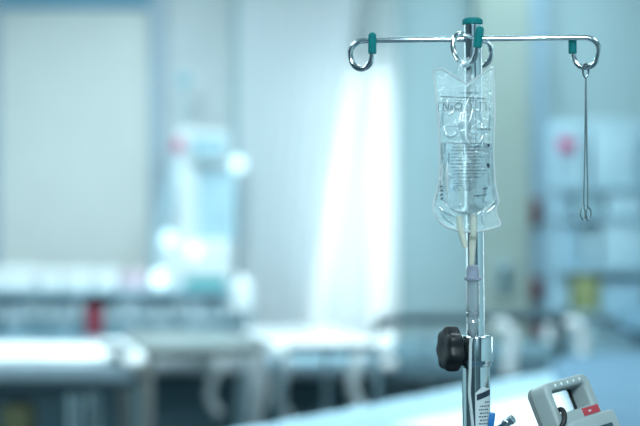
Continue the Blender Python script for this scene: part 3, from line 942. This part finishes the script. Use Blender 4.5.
# ------------------------------------------------------------------ gurney at the left
gu = thing('gurney', (-1.35, 4.85, 0), 'gurney with bright white sheet at the left edge', 'gurney')
GX1 = at(101, 0, 4.6).x
obj('gurney_frame', box((-2.2, 4.55, .81), (GX1 + .06, 5.05, .85), .015), M['dark'], gu)
obj('gurney_pad', box((-2.18, 4.55, .85), (GX1, 5.05, .905), .02, 3), M['mattress'], gu)
obj('gurney_sheet', soft_slab(-2.19, GX1 + .01, 4.54, 5.07, .895, .922, MI, .004, 60, 24, 2, .012), M['white_cloth'], gu)
obj('side_panel', box((-2.2, 4.50, .848), (GX1 + .11, 4.53, .90), .01), M['side'], gu)
obj('side_bumper', box((-2.2, 4.50, .825), (GX1 + .12, 4.54, .846), .008), M['dark'], gu)
obj('lower_shelf', box((-2.1, 4.56, .58), (GX1 - .05, 5.0, .61), .006), M['dark'], gu)
pe = at(124, 352, 4.52)
obj('end_handle', tube([pe + Vector((-.07, .03, .022)), pe + Vector((-.02, .01, .024)), pe + Vector((.015, 0, .012)), pe + Vector((.03, 0, -.015))], .018, 16, 6), M['white_plastic'], gu)
obj('end_glint', lathe([(.02, -.01), (.034, -.006), (.038, .004), (.034, .014), (.015, .022), (.001, .024)], pe + Vector((.028, -.005, -.022)), (.1, -.62, .78), 28), M['white_cloth'], gu)  # white disc tilted to the light, imitates the bright glint there
for x in (-2.05, GX1 - .08):
    for y in (4.6, 5.0):
        obj('gurney_leg', tube([(x, y, .0), (x, y, .80)], .025), M['satin'], gu)
tag(obj('supply_box', box((-.97, 4.60, .611), (-.89, 4.74, .765), .008), M['ochre']), 'mustard box under the gurney at the left edge', 'box')

# ------------------------------------------------------------------ two tables
def table(name, label, corner, ang, sx, sy, z, topm, legm, glossy=False):
    """corner = front-left corner on the floor plan; x right, y away"""
    M4 = rot_z(ang, (corner[0], corner[1], 0))
    r = thing(name, M4 @ Vector((sx / 2, sy / 2, 0)), label, 'table')
    obj('tabletop', box((0, 0, z - .022), (sx, sy, z), .008, 3, M4), topm, r)
    return r, M4
ta, TA = table('overbed_table', 'grey-beige overbed table on a taupe leg, left of the steel table', (-.56, 4.78), math.radians(13), .385, .78, .925, M['beige'], None)
obj('table_apron', box((.015, .01, .892), (.37, .77, .903), .004, 2, TA), M['legbrown'], ta)
obj('column_leg', box((.0, .01, .06), (.035, .055, .888), .006, 2, TA), M['legbrown'], ta)
obj('column_leg', box((.0, .72, .06), (.035, .765, .888), .006, 2, TA), M['legbrown'], ta)
obj('foot_bar', box((-.01, -.05, .0), (.34, .80, .06), .01, 2, TA), M['legbrown'], ta)
tb, TB = table('white_table', 'glossy white-topped table catching the window light, right of the beige table', (-.135, 4.80), math.radians(13), .35, .76, .935, mat('glossy_white_top', (.92, .94, .94), .12, 0, .02), None)
for x_ in (.0, .35):
    obj('corner_glint', lathe([(.014, -.012), (.024, -.006), (.026, .004), (.018, .014), (.001, .017)], TB @ Vector((x_, -.012, .915)), (-.1, -.8, .6), 20), M['white_plastic'], tb)  # pale discs added to imitate small blurred highlights at the corners
obj('table_rim', box((-.004, -.012, .90), (.354, .002, .925), .004, 2, TB), M['dark'], tb)
for (x, y) in ((.015, .02), (.335, .02), (.015, .74), (.335, .74)):
    obj('table_leg', tube([TB @ Vector((x, y, .0)), TB @ Vector((x, y, .915))], .011), M['satin'], tb)

# ------------------------------------------------------------------ binder shelf with linen on top (left)
BX0, BX1, BD = X(-30, 6.1), X(243, 6.1), 6.1
ZT = at(0, 290, BD).z; ZB = at(0, 338, BD).z
rk = thing('shelf_unit', ((BX0 + BX1) / 2, BD + .15, 0), 'low open shelf unit of binders below the pale door', 'shelf')
obj('top_board', box((BX0, BD, ZT - .02), (BX1, BD + .32, ZT), .004), M['rack'], rk)
obj('shelf_board', box((BX0, BD, ZB - .02), (BX1, BD + .32, ZB), .004), M['rack'], rk)
obj('back_board', box((BX0, BD + .30, .05), (BX1, BD + .32, ZT - .02)), M['backb'], rk)
for x in (BX0 - .02, BX1): obj('side_board', box((x, BD, 0), (x + .02, BD + .32, ZT), .003), M['rack'], rk)
x = BX0 + .01; k = 0
colr = ['binder_b', 'binder_a', 'binder_c', 'binder_b', 'binder_b', 'binder_c', 'binder_a', 'binder_b', 'binder_c', 'binder_b']
cname = {'binder_a': 'slate blue', 'binder_b': 'grey-teal', 'binder_c': 'pale blue', 'redbox': 'red'}
redx0 = X(84, BD)
ZB += .001
ordn = ['first', 'second', 'third', 'fourth', 'fifth', 'sixth', 'seventh', 'eighth', 'ninth', 'tenth', 'eleventh', 'twelfth', 'thirteenth', 'fourteenth', 'fifteenth', 'sixteenth']
bl = []
while x < BX1 - .07:
    w = [.065, .05, .075, .058][k % 4]
    if x < redx0 + .001 and x + w > redx0 - .03:
        if x + .03 < redx0: bl.append((x, redx0 - .004 - x, 'binder_b'))
        x = redx0; c = 'redbox'; w = .072
    else: c = colr[k % len(colr)]
    bl.append((x, w, c)); x += w + .006; k += 1
ir = [i for i, b in enumerate(bl) if b[2] == 'redbox'][0]
def ordw(n): return ordn[n - 1]
for i, (x, w, c) in enumerate(bl):
    if i == ir: lab = 'red binder standing in the shelf unit below the door'
    elif i < ir: lab = f'{cname[c]} binder, {ordw(ir - i) + " " if ir - i > 1 else "next "}to the left of the red binder'
    else: lab = f'{cname[c]} binder, {ordw(i - ir) + " " if i - ir > 1 else "next "}to the right of the red binder'
    t = thing('binder', (x + w / 2, BD + .15, ZB), lab, 'binder', 'binders in the shelf unit')
    h_ = ZT - ZB - .035 - (.012 * ((i * 7) % 3)) - (.02 if i == ir else 0)
    obj('cover', box((x, BD + .02, ZB), (x + w, BD + .26, ZB + h_), .003), M[c], t)
    obj('spine_label', box((x + w * .2, BD + .0185, ZB + h_ * .5), (x + w * .8, BD + .0205, ZB + h_ * .85)), M['paper'] if c != 'redbox' else M['redbox'], t)
def folded(name, x0, x1, y0, y1, z0, h, m, label, cat, group=None):
    bm = BM(); n = 3
    for q in range(n):
        add_box(bm, (x0 + .004 * (q % 2), y0, z0 + h * q / n), (x1 - .003 * q, y1, z0 + h * (q + 1) / n), h / n * .38, 3)
    return tag(obj(name, bm, m), label, cat, group)
spec = [(-12, 34, 268, 'white_cloth', 'leftmost pile of folded white linen on the shelf unit'),
        (37, 62, 270, 'white_cloth', 'narrow pile of folded white linen, second from the left edge'),
        (64, 92, 270, 'white_cloth', 'folded white linen above the red binder'),
        ]
for x0, x1, y, m_, lab in spec:
    folded('folded_linen', X(x0, BD + .05), X(x1, BD + .05), BD + .04, BD + .28, ZT, at(0, y, BD + .05).z - ZT, M[m_], lab, 'linen', 'folded white linen')
folded('folded_linen', X(95, BD + .05), X(118, BD + .05), BD + .04, BD + .28, ZT, .075, M['white_cloth'], 'folded white linen just left of the pale pink box', 'linen', 'folded white linen')
t = thing('carton', (X(131, BD + .1), BD + .15, ZT), 'pale pink carton between white linen and the white machine', 'box')
obj('carton_body', box((X(120, BD), BD + .05, ZT), (X(143, BD), BD + .24, ZT + .07), .003), M['pale_pink'], t)
obj('carton_flap', box((X(120, BD), BD + .05, ZT + .07), (X(132, BD), BD + .24, ZT + .074), .001), M['pale_pink'], t)
folded('folded_cloth', X(183, BD), X(224, BD), BD + .02, BD + .22, ZT, .045, M['tealcloth'], 'folded teal cloth at the right end of the shelf unit', 'cloth')

# ------------------------------------------------------------------ white ventilator behind the shelf
VD = 6.6
vt = thing('ventilator', (X(196, VD), VD + .1, 0), 'tall white ventilator with a column and screen behind the shelf unit', 'ventilator')
def vb(x0, y0, x1, y1, d0, d1, bev=.01):
    a = at(x0, y1, d0); b = at(x1, y0, d0)
    return box((a.x, d0, a.z), (b.x, d1, b.z), bev, 3)
obj('cabinet', box((X(154, VD), VD, .05), (X(233, VD), VD + .2, at(0, 240, VD).z), .03, 4), M['white_plastic'], vt)
obj('column', vb(175, 128, 197, 244, VD + .03, VD + .18, .012), M['white_plastic'], vt)
obj('screen_housing', vb(187, 131, 229, 161, VD - .02, VD + .03, .012), M['white_plastic'], vt)
obj('screen', vb(191, 135, 225, 157, VD - .026, VD - .016, .002), mat('pale_screen', (.42, .62, .70), .2), vt)
obj('rear_panel', vb(170, 166, 235, 244, VD + .075, VD + .095, .01), M['bin_white'], vt)
obj('side_column', vb(214, 168, 236, 244, VD + .05, VD + .16, .02), M['bin_white'], vt)
part_label(obj('tag_plate', vb(173, 139, 183, 152, VD + .02, VD + .029, .002), M['pink'], vt), 'pink tag')
obj('lamp_head', lathe([(.02, 0), (.036, .006), (.036, .03), (.02, .036)], at(183, 79, VD + .13) + Vector((0, .0, 0)), (0, 1, 0), 24), M['bin_teal'], vt)
obj('lamp_arm', tube([at(184, 130, VD + .14), at(183.5, 100, VD + .14), at(183, 84, VD + .15)], .007), M['bin_white'], vt)
obj('sloping_hose', tube([at(176, 150, VD + .05), at(170, 190, VD), at(162, 222, VD - .03), at(156, 250, VD - .03), at(158, 300, VD)], .016, 12, 6), M['bin_white'], vt)
for (x, y, dd, r, nm) in ((237, 164, VD + .02, .034, 'knob_glint'), (194, 252, VD - .012, .036, 'knob_glint'), (167, 239, VD - .012, .034, 'knob_glint')):  # glowing discs put in for reflections on chrome knobs
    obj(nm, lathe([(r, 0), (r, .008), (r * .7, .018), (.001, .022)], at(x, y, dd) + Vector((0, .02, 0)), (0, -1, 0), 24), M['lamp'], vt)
obj('glint_bracket', tube([at(228, 166, VD + .05), at(237, 164, VD + .045)], .008), M['bin_white'], vt)
# glowing disc on the shelf unit, stands in for a chrome highlight
t = thing('round_glint', (X(157, BD), BD + .06, ZT), 'added round highlight lamp on the shelf unit beside the pale pink carton', 'lamp')
obj('glint_disc', lathe([(.001, 0), (.028, .006), (.036, .02), (.036, .036), (.02, .046)], at(157.5, 279, BD) + Vector((0, .03, 0)), (0, 1, 0), 24), M['lamp'], t)
obj('glint_foot', lathe([(.03, 0), (.03, .006), (.007, .01), (.007, .03)], (X(157.5, BD), BD + .055, ZT), (0, 0, 1), 20), M['white_plastic'], t)
t = thing('canister', (X(242, 6.0), 6.0, 0), 'tall shiny white canister on a stand right of the shelf unit', 'canister')
p = at(243, 312, 6.0)
obj('canister_body', lathe([(.03, 0), (.045, .01), (.045, .09), (.038, .12), (.02, .135), (.018, .15)], p, (0, 0, 1), 28), M['white_plastic'], t)
obj('canister_stand', lathe([(.06, 0), (.06, .02), (.012, .03), (.012, p.z - .01), (.035, p.z)], (p.x, p.y, 0), (0, 0, 1), 20), M['satin'], t)

# ------------------------------------------------------------------ right: services strip, storage rack
for (x, y, w, h_, lab) in ((534, 212, 16, 27, 'topmost red outlet on the blue strip'), (535, 290, 16, 25, 'middle red outlet on the blue strip'), (536, 336, 16, 22, 'lowest red outlet on the blue strip above the far bed')):
    d0 = 6.85
    t = thing('gas_outlet', at(x, y + h_ / 2, d0), lab, 'outlet', 'red outlets on the blue strip')
    a = at(x - w / 2, y + h_ / 2, d0); b = at(x + w / 2, y - h_ / 2, d0)
    obj('outlet_plate', box((a.x, d0 + .02, a.z), (b.x, d0 + .052, b.z), .006), M['outlet'], t)
    obj('outlet_socket', lathe([(.014, 0), (.014, .02), (.006, .022)], at(x, y, d0) + Vector((0, .025, 0)), (0, -1, 0), 16), M['outlet'], t)
a = at(498, 291, 6.8); b = at(512, 262, 6.8)
t = thing('wall_socket', at(505, 291, 6.85), 'grey wall socket box on the cream-green pier', 'socket')
obj('socket_box', box((a.x, 6.82, a.z), (b.x, 6.865, b.z), .006), M['bin_teal'], t)
obj('socket_face', box((a.x + .012, 6.815, a.z + .03), (b.x - .012, 6.822, b.z - .03), .002), M['dark'], t)

RD = 6.35
RX0, RX1 = X(555, RD), X(668, RD)
rack = thing('storage_rack', ((RX0 + RX1) / 2, RD + .2, 0), 'tall blue storage rack with pale bins at the right edge', 'rack')
shelf_y = [186, 216, 268, 312, 352]
for y in shelf_y:
    z = at(0, y, RD).z
    obj('rack_shelf', box((RX0, RD, z - .018), (RX1, RD + .2, z), .003), M['rack'], rack)
for x in (RX0, RX1 - .02):
    for yy in (RD, RD + .18):
        obj('rack_post', box((x, yy, 0), (x + .02, yy + .02, at(0, 118, RD).z), .002), M['rack'], rack)
obj('rack_back', box((RX0 + .02, RD + .186, .3), (RX1 - .02, RD + .196, at(0, 118, RD).z)), M['bin_white'], rack)
bins = [(0, 561, 590, 124, 'bin_white'), (0, 592, 640, 118, 'bin_white'), (1, 561, 572, 194, 'bin_blue'), (1, 574, 604, 192, 'bin_teal'), (1, 606, 645, 192, 'bin_white'),
        (2, 561, 582, 226, 'bin_blue'), (2, 584, 600, 230, 'bin_white'), (2, 602, 648, 221, 'bin_white'), (3, 561, 572, 284, 'bin_white'), (3, 602, 646, 284, 'bin_blue'), (4, 585, 612, 322, 'bin_teal'), (4, 614, 648, 320, 'bin_blue')]
bn = {'bin_white': 'pale blue', 'bin_blue': 'sky blue', 'bin_teal': 'teal-grey'}
rown = ['top', 'second', 'third', 'fourth', 'lowest']
posn = {}
for r_, x0, x1, yt, c in bins: posn.setdefault(r_, []).append(x0)
for r_, x0, x1, yt, c in bins:
    z = at(0, shelf_y[r_], RD).z
    idx = posn[r_].index(x0); n = len(posn[r_])
    pos = 'at the left end of' if idx == 0 else ('at the right end of' if idx == n - 1 else 'in the middle of')
    z += .001
    t = thing('storage_bin', (X((x0 + x1) / 2, RD), RD + .09, z), f'{bn[c]} storage bin {pos} the {rown[r_]} rack shelf', 'bin', 'storage bins on the rack')
    zt = at(0, yt, RD).z
    obj('bin_body', box((X(x0, RD) + .006, RD + .02, z), (X(x1, RD) - .006, RD + .175, zt), .008), M[c], t)
    obj('bin_lip', box((X(x0, RD) + .004, RD + .012, zt - .02), (X(x1, RD) - .004, RD + .02, zt - .008), .002), M[c], t)
t = thing('pink_card', at(566, 153, RD), 'small pink card at the top left of the storage rack', 'card')
a = at(558, 152, RD); b = at(574, 138, RD)
obj('card', box((a.x, RD - .009, a.z), (b.x, RD - .0005, b.z), .003), M['pink'], t)
t = thing('file_box', at(587, 312, RD), 'mustard yellow box on the fourth rack shelf', 'box')
a = at(575, 312, RD); b = at(600, 276, RD)
obj('file_box_body', box((a.x, RD + .02, a.z + .001), (b.x, RD + .17, b.z - .012), .004), M['yellow'], t)
obj('file_box_lid', box((a.x - .002, RD + .018, b.z - .012), (b.x + .002, RD + .172, b.z - .0005), .003), M['yellow'], t)
